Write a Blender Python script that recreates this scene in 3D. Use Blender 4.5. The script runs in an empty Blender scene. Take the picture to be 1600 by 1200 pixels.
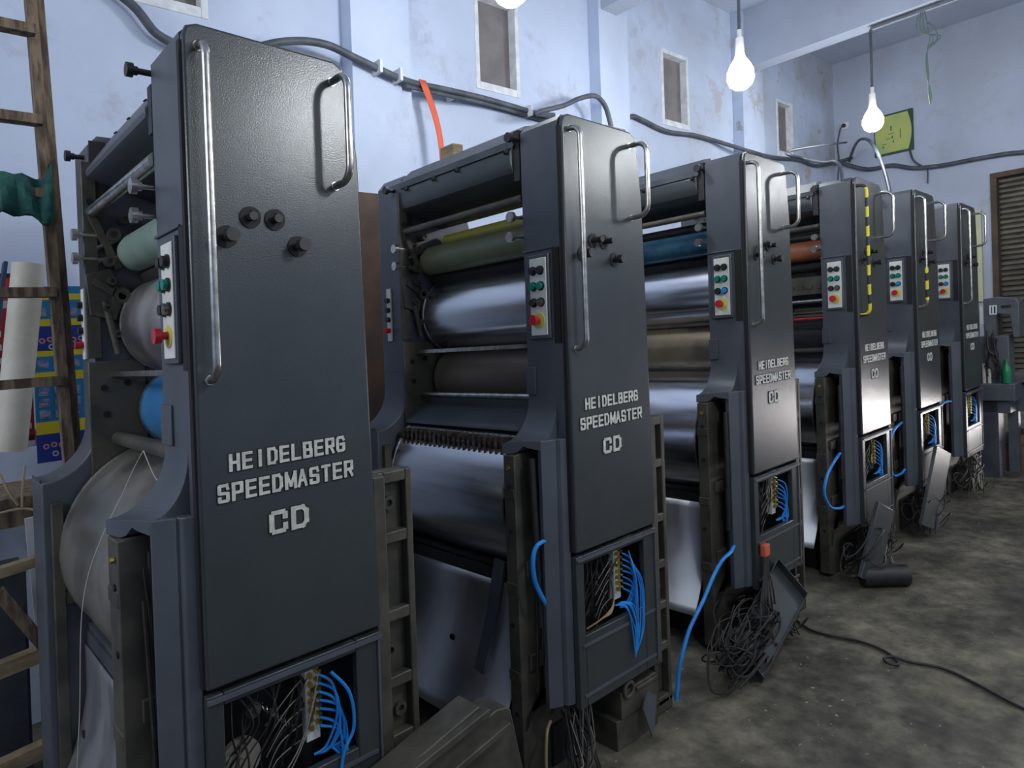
import bpy, math, random
from mathutils import Vector, Matrix
rnd = random.Random(7)
C = bpy.context.scene.collection
scn = bpy.context.scene
# ------------------------------------------------------------------ camera, world, light, exposure
KX, KY = 0.02734, 0.02338        # added geometry shear imitating horizontal image squash: walls lean, floor falls to the back
def S(x, y=None, z=None):
    if y is None: x, y, z = x
    return Vector((x + KX*z, y, z - KY*y))
cam_d = bpy.data.cameras.new('camera'); cam = bpy.data.objects.new('camera', cam_d); C.objects.link(cam)
cam_d.sensor_width = 36; cam_d.lens = 24.061; cam_d.shift_x = 0.03388; cam_d.shift_y = -0.03923; cam_d.clip_start = .02
R = Matrix(((0.75479343, 0.05832922, -0.65336405), (-0.65363659, -0.01692533, -0.75661929), (-0.05519142, 0.99815391, 0.02535098)))
cam.matrix_world = Matrix.Translation((-0.43837, -1.44914, 1.31887)) @ R.to_4x4()
scn.camera = cam
w = bpy.data.worlds.new('sky'); scn.world = w; w.use_nodes = True
w.node_tree.nodes['Background'].inputs[0].default_value = (.8, .88, 1, 1)
w.node_tree.nodes['Background'].inputs[1].default_value = 0.25
def area(name, loc, rot, sx, sy, power, col):
    d = bpy.data.lights.new(name, 'AREA'); d.shape = 'RECTANGLE'; d.size = sx; d.size_y = sy; d.energy = power; d.color = col
    o = bpy.data.objects.new(name, d); C.objects.link(o); o.location = loc; o.rotation_euler = rot; return o
# unseen fill lights added behind and right of the camera; daylight under raised shutter
area('added_rear_fill', (-3.25, 0.2, 2.9), (0, math.radians(-90), 0), 1.2, 3.0, 42, (.92, .95, 1))
area('added_side_fill', (2.5, -4.3, 3.1), (math.radians(90), 0, 0), 6.5, 1.0, 22, (.93, .96, 1))
area('daylight_doorway', (8.3, -1.6, 0.16), (0, math.radians(90), 0), 0.5, 1.3, 40, (1, .93, .93))
vs = scn.view_settings
vs.view_transform = 'Standard'; vs.look = 'None'; vs.gamma = 1; vs.exposure = 0.66; vs.use_curve_mapping = False
ZF = -0.125
X0, X1, Y0, Y1, ZC = -3.2, 7.9, -4.2, 1.8, 4.15

# ------------------------------------------------------------------ materials
def mat(name, col, rough=.5, metal=0, col2=None, nscale=6, bump=0, bscale=200, fac=(.4, .6), spec=.5, emit=None, estr=0, rough2=None, stretch=None):
    m = bpy.data.materials.new(name); m.use_nodes = True; nt = m.node_tree; b = nt.nodes['Principled BSDF']
    b.inputs['Base Color'].default_value = (*col, 1); b.inputs['Roughness'].default_value = rough; b.inputs['Metallic'].default_value = metal
    b.inputs['Specular IOR Level'].default_value = spec
    tc = nt.nodes.new('ShaderNodeTexCoord'); vec = tc.outputs['Object']
    if stretch:
        mp = nt.nodes.new('ShaderNodeMapping'); mp.inputs['Scale'].default_value = stretch
        nt.links.new(vec, mp.inputs[0]); vec = mp.outputs[0]
    if col2 is not None or rough2 is not None:
        n = nt.nodes.new('ShaderNodeTexNoise'); n.inputs['Scale'].default_value = nscale; n.inputs['Detail'].default_value = 6; n.inputs['Roughness'].default_value = .6
        nt.links.new(vec, n.inputs['Vector'])
        r = nt.nodes.new('ShaderNodeMapRange'); r.inputs[1].default_value = fac[0]; r.inputs[2].default_value = fac[1]
        nt.links.new(n.outputs[0], r.inputs[0])
        if col2 is not None:
            mx = nt.nodes.new('ShaderNodeMix'); mx.data_type = 'RGBA'; mx.inputs[6].default_value = (*col, 1); mx.inputs[7].default_value = (*col2, 1)
            nt.links.new(r.outputs[0], mx.inputs[0]); nt.links.new(mx.outputs[2], b.inputs['Base Color'])
        if rough2 is not None:
            mr = nt.nodes.new('ShaderNodeMapRange'); mr.inputs[3].default_value = rough; mr.inputs[4].default_value = rough2
            nt.links.new(r.outputs[0], mr.inputs[0]); nt.links.new(mr.outputs[0], b.inputs['Roughness'])
    if bump:
        n2 = nt.nodes.new('ShaderNodeTexNoise'); n2.inputs['Scale'].default_value = bscale; n2.inputs['Detail'].default_value = 2
        nt.links.new(vec, n2.inputs['Vector'])
        bp = nt.nodes.new('ShaderNodeBump'); bp.inputs['Strength'].default_value = bump; bp.inputs['Distance'].default_value = .002
        nt.links.new(n2.outputs[0], bp.inputs['Height']); nt.links.new(bp.outputs[0], b.inputs['Normal'])
    if emit: b.inputs['Emission Color'].default_value = (*emit, 1); b.inputs['Emission Strength'].default_value = estr
    return m
M = {}
M['paint'] = mat('grey_hammered_paint', (.046, .055, .058), .27, .20, (.054, .063, .066), 3, .20, 330, spec=.65)
M['paint2'] = mat('grey_smooth_paint', (.075, .085, .100), .42, .05, (.092, .103, .122), 4, .08, 120)
M['paintd'] = mat('dark_grey_paint', (.045, .055, .07), .5, 0, (.07, .08, .09), 8)
M['cast'] = mat('oily_cast_iron', (.055, .054, .044), .5, .2, (.10, .092, .070), 9, .3, 60)
M['rail'] = mat('worn_chrome', (.62, .62, .58), .28, 1, (.42, .40, .36), 40)
M['steel'] = mat('steel_cylinder', (.66, .69, .74), .20, 1, (.78, .80, .84), 5, 0, rough2=.27, stretch=(7, .35, 7))
M['plate'] = mat('dull_plate_cylinder', (.42, .40, .38), .38, 1, (.50, .47, .43), 6, rough2=.5)
M['drum0'] = mat('dull_steel_drum', (.34, .33, .28), .30, .9, (.46, .43, .36), 4, rough2=.42)
M['brown'] = mat('brown_blanket', (.15, .12, .095), .45, .35, (.21, .165, .125), 7, stretch=(1, .3, 1))
M['gold'] = mat('tan_blanket', (.30, .25, .18), .4, .5, (.38, .31, .21), 7)
M['blue'] = mat('blue_blanket', (.035, .17, .38), .45, 0, (.06, .23, .46), 5)
M['grn0'] = mat('pale_green_rubber', (.17, .25, .21), .5, 0, (.22, .30, .25), 9)
M['grn1'] = mat('olive_green_rubber', (.15, .17, .085), .4, 0, (.19, .20, .12), 9)
M['yel'] = mat('yellow_green_rubber', (.33, .32, .07), .45)
M['cyan'] = mat('blue_inked_rubber', (.02, .08, .14), .25, .1, (.04, .13, .20), 9)
M['rust'] = mat('rust_orange_rubber', (.30, .095, .04), .4, 0, (.36, .13, .06), 9)
M['red'] = mat('red_plastic', (.5, .02, .03), .35)
M['black'] = mat('black_rubber', (.012, .012, .014), .5, 0, (.025, .024, .024), 20)
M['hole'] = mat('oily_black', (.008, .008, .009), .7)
M['grip'] = mat('gripper_steel', (.30, .26, .22), .4, .9, (.12, .10, .08), 60)
M['sheet'] = mat('bare_sheet_steel', (.66, .67, .69), .40, 1, (.76, .76, .77), 5, rough2=.48, stretch=(2, 2, .6))
M['white'] = mat('white_panel', (.62, .64, .58), .5, 0, (.75, .76, .70), 12)
M['letter'] = mat('white_lettering', (.68, .68, .62), .6, 0, (.52, .52, .47), 60)
M['teal'] = mat('teal_button', (.0, .22, .16), .35)
M['blueb'] = mat('blue_button', (.02, .25, .62), .35)
M['ybut'] = mat('yellow_disc', (.65, .60, .10), .5)
M['hose'] = mat('blue_hose', (.01, .20, .62), .35, 0, (.02, .28, .75), 10)
M['wire'] = mat('black_wire', (.012, .011, .010), .6, 0, (.028, .025, .022), 15)
M['wireb'] = mat('tan_wire', (.30, .20, .10), .5)
M['wirew'] = mat('pale_wire', (.24, .22, .18), .5)
M['brass'] = mat('brass', (.60, .44, .14), .35, 1)
M['cable'] = mat('grey_cable_conduit', (.045, .055, .07), .55, 0, (.09, .10, .12), 9)
M['wood'] = mat('weathered_wood', (.22, .16, .10), .8, 0, (.07, .05, .035), 14, .6, 40, stretch=(3, 3, .6))
M['woodl'] = mat('pale_wood', (.34, .26, .15), .8, 0, (.20, .15, .09), 10, .4, 40, stretch=(1, .5, 3))
M['rusty'] = mat('rusty_sheet', (.075, .052, .040), .8, .1, (.12, .07, .045), 6, .3, 60)
M['strap'] = mat('orange_strap', (.62, .11, .05), .7)
M['frame'] = mat('white_window_frame', (.72, .74, .78), .6, 0, (.58, .60, .63), 14)
M['pane'] = mat('dusty_mesh_pane', (.15, .14, .14), .6, 0, (.20, .185, .18), 5, .2, 120)
M['pvc'] = mat('white_paper_tube', (.62, .60, .52), .55, 0, (.50, .47, .40), 5)
M['cloth'] = mat('dark_green_cloth', (.01, .065, .06), .9, 0, (.025, .12, .09), 20, .8, 60)
M['navy'] = mat('navy_board', (.02, .05, .10), .6)
M['paper'] = mat('white_paper', (.62, .64, .68), .7)
M['bag'] = mat('grey_sacking', (.20, .18, .16), .9, 0, (.05, .045, .04), 60, .9, 90)
M['socket'] = mat('lamp_socket', (.72, .72, .70), .5)
M['bulb'] = mat('lit_bulb', (1, 1, 1), .3, emit=(.95, .975, 1), estr=66)
M['bulb2'] = mat('lit_bulb_near', (1, 1, 1), .3, emit=(.95, .975, 1), estr=115)
M['gwire'] = mat('green_grey_wire', (.10, .15, .12), .6)
M['sign_y'] = mat('faded_yellow_sign', (.46, .50, .13), .6, 0, (.36, .46, .16), 6)
M['sign_g'] = mat('dark_green_board', (.03, .06, .05), .6)
M['notice'] = mat('pale_yellow_notice', (.60, .60, .34), .6, 0, (.52, .54, .36), 6)
M['ink'] = mat('faded_blue_ink', (.05, .10, .16), .7)
M['green'] = mat('green_bottle', (.01, .22, .08), .3)
M['console'] = mat('delivery_grey_paint', (.07, .08, .095), .45, 0, (.10, .11, .125), 6)
M['gtop'] = mat('grey_bench_top', (.13, .13, .13), .5, 0, (.09, .09, .09), 8)
M['bwood'] = mat('brown_crate_wood', (.13, .08, .05), .8, 0, (.20, .12, .07), 9)
M['jute'] = mat('straw_twine', (.42, .33, .20), .9)
M['thread'] = mat('pale_thread', (.5, .5, .46), .6)

def stripe_mat():
    m = bpy.data.materials.new('yellow_black_tape'); m.use_nodes = True; nt = m.node_tree; b = nt.nodes['Principled BSDF']
    tc = nt.nodes.new('ShaderNodeTexCoord'); mp = nt.nodes.new('ShaderNodeMapping'); mp.inputs['Rotation'].default_value = (0, math.radians(30), 0)
    wv = nt.nodes.new('ShaderNodeTexWave'); wv.bands_direction = 'Z'; wv.inputs['Scale'].default_value = 3.6
    cr = nt.nodes.new('ShaderNodeValToRGB'); cr.color_ramp.interpolation = 'CONSTANT'
    cr.color_ramp.elements[0].color = (.02, .02, .02, 1); cr.color_ramp.elements[1].color = (.72, .60, .03, 1); cr.color_ramp.elements[1].position = .45
    nt.links.new(tc.outputs['Object'], mp.inputs[0]); nt.links.new(mp.outputs[0], wv.inputs[0]); nt.links.new(wv.outputs[0], cr.inputs[0]); nt.links.new(cr.outputs[0], b.inputs['Base Color'])
    b.inputs['Roughness'].default_value = .5; return m
M['tape'] = stripe_mat()
def wall_mat(name, stain_lo, stain_hi, axis, base=(.52, .60, .76)):
    """pale blue limewash; damp tan patches and flaking where the plaster has failed"""
    m = bpy.data.materials.new(name); m.use_nodes = True; nt = m.node_tree; b = nt.nodes['Principled BSDF']; b.inputs['Roughness'].default_value = .8
    L = nt.links.new; N = nt.nodes.new
    tc = N('ShaderNodeTexCoord'); sep = N('ShaderNodeSeparateXYZ'); L(tc.outputs['Object'], sep.inputs[0])
    def noise(sc, det=6, rough=.6):
        n = N('ShaderNodeTexNoise'); n.inputs['Scale'].default_value = sc; n.inputs['Detail'].default_value = det; n.inputs['Roughness'].default_value = rough; L(tc.outputs['Object'], n.inputs[0]); return n.outputs[0]
    def rng(s, a, c, d=0, e=1):
        r = N('ShaderNodeMapRange'); r.inputs[1].default_value = a; r.inputs[2].default_value = c; r.inputs[3].default_value = d; r.inputs[4].default_value = e; L(s, r.inputs[0]); return r.outputs[0]
    def mul(a, c):
        x = N('ShaderNodeMath'); x.operation = 'MULTIPLY'; L(a, x.inputs[0]); L(c, x.inputs[1]); return x.outputs[0]
    def mix(f, a, c):
        x = N('ShaderNodeMix'); x.data_type = 'RGBA'; L(f, x.inputs[0])
        if isinstance(a, tuple): x.inputs[6].default_value = (*a, 1)
        else: L(a, x.inputs[6])
        x.inputs[7].default_value = (*c, 1); return x.outputs[2]
    g = rng(sep.outputs[axis], stain_lo, stain_hi)
    c = mix(rng(noise(1.3), .35, .7), base, tuple(v*.86 for v in base))
    c = mix(mul(rng(noise(2.2, 8, .7), .55, .66), rng(noise(9), .3, .6)), c, (.40, .43, .52))
    c = mix(mul(g, rng(noise(1.1, 5), .42, .60, 0, .55)), c, (.33, .33, .33))
    c = mix(mul(g, rng(noise(1.7, 9, .72), .57, .62, 0, .8)), c, (.36, .31, .22))
    c = mix(mul(g, rng(noise(5, 6, .6), .66, .68, 0, .9)), c, (.22, .19, .16))
    L(c, b.inputs['Base Color'])
    bp = N('ShaderNodeBump'); bp.inputs['Strength'].default_value = .25; bp.inputs['Distance'].default_value = .01; L(noise(12), bp.inputs['Height']); L(bp.outputs[0], b.inputs['Normal'])
    return m
M['wall'] = wall_mat('blue_limewash', 3.6, 7.0, 0)
M['wallfar'] = wall_mat('blue_limewash_far', 2.6, -3, 1, (.45, .50, .62))
M['wallplain'] = wall_mat('blue_limewash_plain', 50, 60, 0)
M['ceil'] = wall_mat('grey_blue_ceiling', 50, 60, 0, (.45, .50, .60))
def floor_mat():
    m = bpy.data.materials.new('oil_stained_concrete'); m.use_nodes = True; nt = m.node_tree; b = nt.nodes['Principled BSDF']; L = nt.links.new; N = nt.nodes.new
    tc = N('ShaderNodeTexCoord')
    def noise(sc, det=8, rough=.65):
        n = N('ShaderNodeTexNoise'); n.inputs['Scale'].default_value = sc; n.inputs['Detail'].default_value = det; n.inputs['Roughness'].default_value = rough; L(tc.outputs['Object'], n.inputs[0]); return n.outputs[0]
    def ramp(s, *e):
        r = N('ShaderNodeValToRGB'); L(s, r.inputs[0]); els = r.color_ramp.elements
        while len(els) < len(e): els.new(.5)
        for x, (p, c) in zip(els, e): x.position = p; x.color = (*c, 1)
        return r.outputs[0]
    a = ramp(noise(2.4), (.32, (.042, .039, .032)), (.46, (.100, .093, .072)), (.58, (.160, .148, .115)), (.72, (.235, .22, .175)))
    d = ramp(noise(11), (.35, (.45, .45, .45)), (.65, (1.25, 1.25, 1.25)))
    f = ramp(noise(1.0, 4), (.40, (.55, .55, .56)), (.56, (1.15, 1.12, 1.05)))
    mx = N('ShaderNodeMix'); mx.data_type = 'RGBA'; mx.blend_type = 'MULTIPLY'; mx.inputs[0].default_value = 1; L(a, mx.inputs[6]); L(d, mx.inputs[7])
    m2 = N('ShaderNodeMix'); m2.data_type = 'RGBA'; m2.blend_type = 'MULTIPLY'; m2.inputs[0].default_value = 1; L(mx.outputs[2], m2.inputs[6]); L(f, m2.inputs[7])
    # pale plaster crumbs
    v = N('ShaderNodeTexNoise'); v.inputs['Scale'].default_value = 45; v.inputs['Detail'].default_value = 3; L(tc.outputs['Object'], v.inputs[0])
    r = N('ShaderNodeMapRange'); r.inputs[1].default_value = .70; r.inputs[2].default_value = .74; L(v.outputs[0], r.inputs[0])
    m3 = N('ShaderNodeMix'); m3.data_type = 'RGBA'; L(r.outputs[0], m3.inputs[0]); L(m2.outputs[2], m3.inputs[6]); m3.inputs[7].default_value = (.30, .28, .24, 1)
    L(m3.outputs[2], b.inputs['Base Color'])
    rr = N('ShaderNodeMapRange'); rr.inputs[3].default_value = .42; rr.inputs[4].default_value = .8; L(noise(3), rr.inputs[0]); L(rr.outputs[0], b.inputs['Roughness'])
    bp = N('ShaderNodeBump'); bp.inputs['Strength'].default_value = .5; bp.inputs['Distance'].default_value = .006; L(noise(18), bp.inputs['Height']); L(bp.outputs[0], b.inputs['Normal'])
    return m
M['floor'] = floor_mat()
def shutter_mat():
    m = mat('weathered_shutter_slats', (.085, .078, .060), .6, .2, (.15, .135, .10), 5, stretch=(1, 1, 3)); nt = m.node_tree
    return m
M['shutter'] = shutter_mat()
def sheet_print(name, bands):
    """printed sheet: colour bands along local z with small box motifs"""
    m = bpy.data.materials.new(name); m.use_nodes = True; nt = m.node_tree; b = nt.nodes['Principled BSDF']; L = nt.links.new; N = nt.nodes.new
    tc = N('ShaderNodeTexCoord'); sep = N('ShaderNodeSeparateXYZ'); L(tc.outputs['Generated'], sep.inputs[0])
    r = N('ShaderNodeValToRGB'); r.color_ramp.interpolation = 'CONSTANT'; L(sep.outputs[2], r.inputs[0]); els = r.color_ramp.elements
    while len(els) < len(bands): els.new(.5)
    for x, (p, c) in zip(els, bands): x.position = p; x.color = (*c, 1)
    L(r.outputs[0], b.inputs['Base Color']); b.inputs['Roughness'].default_value = .5
    return m
Bp = (.02, .24, .50); Yp = (.80, .66, .03); Np = (.02, .05, .32)
M['print_b'] = sheet_print('blue_yellow_print', [(0, Np), (.16, Yp), (.23, Bp), (.46, Yp), (.51, Bp), (.60, Yp), (.63, Np), (.77, Yp), (.81, Bp), (.92, Yp), (.955, Bp)])
M['print_r'] = sheet_print('red_print', [(0, (.7, .7, .7)), (.03, (.06, .01, .01)), (.06, (.42, .02, .02)), (.38, (.05, .01, .01)), (.41, (.36, .02, .03)), (.80, (.5, .5, .48)), (.84, (.65, .03, .02)), (.97, (.04, .01, .01))])
M['pale_blue_box'] = mat('pale_print_box', (.30, .42, .62), .5, 0, (.10, .16, .42), 30)
M['pink'] = mat('pink_print', (.62, .30, .38), .5)

# ------------------------------------------------------------------ mesh builder
class MB:
    def __init__(s): s.v = []; s.f = []; s.sm = []
    def add(s, vs, fs, smooth=False):
        n = len(s.v); s.v += [tuple(p) for p in vs]; s.f += [tuple(i+n for i in f) for f in fs]; s.sm += [smooth]*len(fs); return s
    def box(s, x0, x1, y0, y1, z0, z1):
        return s.add([(x0,y0,z0),(x1,y0,z0),(x1,y1,z0),(x0,y1,z0),(x0,y0,z1),(x1,y0,z1),(x1,y1,z1),(x0,y1,z1)],
                     [(0,3,2,1),(4,5,6,7),(0,1,5,4),(1,2,6,5),(2,3,7,6),(3,0,4,7)])
    def prism(s, pts, a, b, axis='y'):
        n = len(pts)
        def P(p, t): return (p[0], t, p[1]) if axis == 'y' else ((t, p[0], p[1]) if axis == 'x' else (p[0], p[1], t))
        ar = sum(pts[i][0]*pts[(i+1)%n][1]-pts[(i+1)%n][0]*pts[i][1] for i in range(n))
        vs = [P(p, a) for p in pts] + [P(p, b) for p in pts]
        flip = (ar > 0) != (axis == 'y')
        f1 = tuple(range(n)); f2 = tuple(range(n, 2*n))
        fs = [f1[::-1] if flip else f1, f2 if flip else f2[::-1]]
        for i in range(n):
            j = (i+1) % n; q = (i, j, n+j, n+i); fs.append(q if flip else q[::-1])
        return s.add(vs, fs)
    def obox(s, c, ax, ay, az):
        """oriented box: centre, three half-axis vectors"""
        c, ax, ay, az = map(Vector, (c, ax, ay, az))
        vs = [c+i*ax+j*ay+k*az for k in (-1, 1) for (i, j) in ((-1,-1),(1,-1),(1,1),(-1,1))]
        return s.add(vs, [(0,3,2,1),(4,5,6,7),(0,1,5,4),(1,2,6,5),(2,3,7,6),(3,0,4,7)])
    def beam(s, p, q, w_, d_, up=(0, 0, 1)):
        p, q = Vector(p), Vector(q); a = (q-p); l = a.length; a.normalize(); u = Vector(up)
        if abs(a.dot(u)) > .98: u = Vector((1, 0, 0))
        b = a.cross(u).normalized(); c = b.cross(a)
        return s.obox((p+q)/2, a*l/2, b*w_/2, c*d_/2)
    def cyl(s, p, q, r, seg=24, r2=None, cap=True):
        p, q = Vector(p), Vector(q); a = (q-p).normalized(); u = Vector((0, 0, 1)) if abs(a.z) < .9 else Vector((1, 0, 0))
        b = a.cross(u).normalized(); c = a.cross(b); r2 = r if r2 is None else r2
        vs = []
        for (o, rr) in ((p, r), (q, r2)):
            for i in range(seg): t = 2*math.pi*i/seg; vs.append(o + b*math.cos(t)*rr + c*math.sin(t)*rr)
        s.add(vs, [(i, (i+1) % seg, seg+(i+1) % seg, seg+i) for i in range(seg)], True)
        if cap: s.add(vs, [tuple(range(seg))[::-1], tuple(range(seg, 2*seg))])
        return s
    def ring(s, c, n, r0, r1, d, seg=24):
        """flat annulus thickness d along n"""
        n = Vector(n).normalized(); c = Vector(c); u = Vector((0, 0, 1)) if abs(n.z) < .9 else Vector((1, 0, 0)); b = n.cross(u).normalized(); e = n.cross(b); vs = []
        for (rr, dd) in ((r0, 0), (r1, 0), (r1, d), (r0, d)):
            for i in range(seg): t = 2*math.pi*i/seg; vs.append(c+n*dd+b*math.cos(t)*rr+e*math.sin(t)*rr)
        fs = []
        for k in range(4):
            for i in range(seg): j = (i+1) % seg; k2 = (k+1) % 4; fs.append((k*seg+i, k*seg+j, k2*seg+j, k2*seg+i))
        return s.add(vs, fs)
    def tube(s, pts, r, seg=8, n=6, closed=False):
        P = [Vector(p) for p in pts]
        if n > 1 and len(P) > 2:
            Q = []
            for i in range(len(P)-1):
                a, b, c, d = P[max(i-1, 0)], P[i], P[i+1], P[min(i+2, len(P)-1)]
                for k in range(n):
                    t = k/n; Q.append(.5*((2*b)+(-a+c)*t+(2*a-5*b+4*c-d)*t*t+(-a+3*b-3*c+d)*t**3))
            Q.append(P[-1]); P = Q
        vs = []; prev = None
        for i, p in enumerate(P):
            t = (P[min(i+1, len(P)-1)]-P[max(i-1, 0)])
            if t.length < 1e-9: t = Vector((0, 0, 1))
            t.normalize()
            u = prev if prev is not None else (Vector((0, 0, 1)) if abs(t.z) < .9 else Vector((1, 0, 0)))
            u = (u - t*u.dot(t))
            if u.length < 1e-6: u = t.orthogonal()
            u.normalize(); prev = u; v = t.cross(u)
            for k in range(seg): a = 2*math.pi*k/seg; vs.append(p+u*math.cos(a)*r+v*math.sin(a)*r)
        fs = []
        for i in range(len(P)-1):
            for k in range(seg): k2 = (k+1) % seg; fs.append((i*seg+k, i*seg+k2, (i+1)*seg+k2, (i+1)*seg+k))
        s.add(vs, fs, True)
        m_ = (len(P)-1)*seg
        s.add(vs, [tuple(range(seg))[::-1], tuple(range(m_, m_+seg))])
        return s
    def lathe(s, c, prof, seg=24):
        c = Vector(c); vs = []
        for (r, z) in prof:
            for i in range(seg): t = 2*math.pi*i/seg; vs.append(c+Vector((r*math.cos(t), r*math.sin(t), z)))
        return s.add(vs, [(k*seg+i, k*seg+(i+1) % seg, (k+1)*seg+(i+1) % seg, (k+1)*seg+i) for k in range(len(prof)-1) for i in range(seg)], True)
    def grid(s, nu, nv, fn, th=0):
        vs = [fn(i/nu, j/nv) for j in range(nv+1) for i in range(nu+1)]
        return s.add(vs, [(j*(nu+1)+i, j*(nu+1)+i+1, (j+1)*(nu+1)+i+1, (j+1)*(nu+1)+i) for j in range(nv) for i in range(nu)], True)
    def build(s, name, m, parent=None, bevel=0, base=None, solid=0):
        V = [S(*v) for v in s.v]
        if parent is None:
            if base is None:
                lo = Vector([min(v[i] for v in V) for i in range(3)]); hi = Vector([max(v[i] for v in V) for i in range(3)])
                o0 = Vector(((lo.x+hi.x)/2, (lo.y+hi.y)/2, lo.z))
            else: o0 = S(*base)
            if base is not None and tuple(base) == (0, 0, 0): o0 = Vector((0, 0, 0))
            V = [v-o0 for v in V]
        me = bpy.data.meshes.new(name); me.from_pydata([tuple(v) for v in V], [], s.f); me.validate()
        me.polygons.foreach_set('use_smooth', [True]*len(me.polygons)) if any(s.sm) else None
        if any(s.sm) and hasattr(me, 'set_sharp_from_angle'): me.set_sharp_from_angle(angle=math.radians(40))
        me.materials.append(M[m]); o = bpy.data.objects.new(name, me); C.objects.link(o)
        if parent is None: o.location = o0
        else: o.parent = parent
        if solid:
            md = o.modifiers.new('thickness', 'SOLIDIFY'); md.thickness = solid; md.offset = 0
        if bevel:
            md = o.modifiers.new('bevel', 'BEVEL'); md.width = bevel; md.segments = 3; md.limit_method = 'ANGLE'; md.angle_limit = math.radians(50); md.harden_normals = False
            me.polygons.foreach_set('use_smooth', [True]*len(me.polygons))
            if hasattr(me, 'set_sharp_from_angle'): me.set_sharp_from_angle(angle=math.radians(30))
        return o
def tag(o, label, cat, group=None, kind=None):
    if label: o['label'] = label
    if cat: o['category'] = cat
    if group: o['group'] = group
    if kind: o['kind'] = kind
    return o
def thing(name, loc, label, cat, group=None):
    o = bpy.data.objects.new(name, None); C.objects.link(o); o.location = S(*loc); o.empty_display_size = .1
    return tag(o, label, cat, group)
def struct(mb, name, m, base=(0, 0, 0), parent=None, bevel=0):
    o = mb.build(name, m, parent, base=base, bevel=bevel)
    if parent is None: o['kind'] = 'structure'
    return o

# ------------------------------------------------------------------ room
struct(MB().box(X0-.2, X1+3, Y0-.2, Y1+.2, ZF-.2, ZF), 'floor', 'floor')
struct(MB().box(X0-.2, X1+.2, Y0-.2, Y1+.2, ZC, ZC+.2), 'ceiling', 'ceil')
WIN = [(.33, .725, 2.875, 3.52), (2.40, 2.79, 2.865, 3.50), (4.44, 4.85, 2.945, 3.58), (6.47, 6.84, 2.94, 3.52)]
def wall_cells(mb, us, vs_, holes, fn):
    for i in range(len(us)-1):
        for j in range(len(vs_)-1):
            a, b, c, d = us[i], us[i+1], vs_[j], vs_[j+1]
            if any(a >= h[0]-1e-6 and b <= h[1]+1e-6 and c >= h[2]-1e-6 and d <= h[3]+1e-6 for h in holes): continue
            fn(a, b, c, d)
mb = MB()
for k, (a, b, c, d) in enumerate(WIN):
    mb.box(a, b, Y1, Y1+.22, ZF, c); mb.box(a, b, Y1, Y1+.22, d, ZC)
xs = [X0] + [v for q in WIN for v in (q[0], q[1])] + [X1]
for i in range(0, len(xs), 2): mb.box(xs[i], xs[i+1], Y1, Y1+.22, ZF, ZC)
struct(mb, 'wall_left', 'wall')
for k, (a, b, c, d) in enumerate(WIN):
    yy = Y1+.03; t = .034
    fr = MB(); fr.box(a, a+t, yy-.035, yy+.06, c, d); fr.box(b-t, b, yy-.035, yy+.06, c, d); fr.box(a+t, b-t, yy-.035, yy+.06, c, c+.05); fr.box(a+t, b-t, yy-.035, yy+.06, d-t, d)
    f = struct(fr, 'window_%d' % (k+1), 'frame', bevel=.004)
    MB().box(a+t, b-t, yy+.03, yy+.04, c+.05, d-t).build('pane', 'pane', f, base=(0, 0, 0))
    f.location = (0, 0, 0)
# pilasters on the left wall, beams across the room
for k, (a, b) in enumerate(((1.44, 1.82), (3.52, 3.86), (5.60, 6.0))):
    struct(MB().box(a, b, Y1-.10, Y1, ZF, ZC), 'trim_%d' % (k+1), 'wall')
for k, (a, b, z) in enumerate(((1.50, 1.68, 3.62), (3.55, 3.73, 3.62), (5.66, 5.84, 3.62))):
    struct(MB().box(a, b, Y0, Y1, z, ZC), 'trim_%d' % (k+4), 'ceil')
# far wall with roller shutter door, daylight showing under its raised right part
SH = (-2.9, .34, ZF, 2.56)
mb = MB(); mb.box(X1, X1+.22, SH[1], Y1, ZF, ZC); mb.box(X1, X1+.22, SH[0], SH[1], SH[3], ZC); mb.box(X1, X1+.22, Y0, SH[0], ZF, ZC)
struct(mb, 'wall_far', 'wallfar')
mb = MB(); n = 44
for i in range(n):
    z0 = .30 + (SH[3]-.30)*i/n; z1 = .30 + (SH[3]-.30)*(i+1)/n; h = z1-z0
    mb.prism([(X1+.10, z0), (X1+.075, z0+h*.25), (X1+.075, z0+h*.7), (X1+.10, z1), (X1+.13, z1), (X1+.13, z0)], SH[0], SH[1], 'y')
sh = struct(mb, 'door_1', 'shutter')
fr = MB(); fr.box(X1-.02, X1+.08, SH[1]-.05, SH[1], ZF, SH[3]); fr.box(X1-.02, X1+.08, SH[0], SH[1]-.05, SH[3]-.05, SH[3])
fr.build('shutter_guide', 'rusty', sh)
MB().box(X1+.06, X1+.14, SH[0], SH[1]-.05, .25, .30).build('bottom_bar', 'rusty', sh)
# walls behind and to the right of the camera with high openings added for the fill lights
mb = MB(); mb.box(X0-.2, X0, Y0, Y1, ZF, 2.2); mb.box(X0-.2, X0, Y0, Y1, 3.6, ZC); mb.box(X0-.2, X0, Y0, -1.4, 2.2, 3.6); struct(mb, 'wall_back', 'wallplain')
mb = MB(); mb.box(X0, X1, Y0-.2, Y0, ZF, 2.5); mb.box(X0, X1, Y0-.2, Y0, 3.7, ZC); mb.box(X0, -.9, Y0-.2, Y0, 2.5, 3.7); mb.box(5.9, X1, Y0-.2, Y0, 2.5, 3.7); struct(mb, 'wall_right', 'wallplain')

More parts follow.
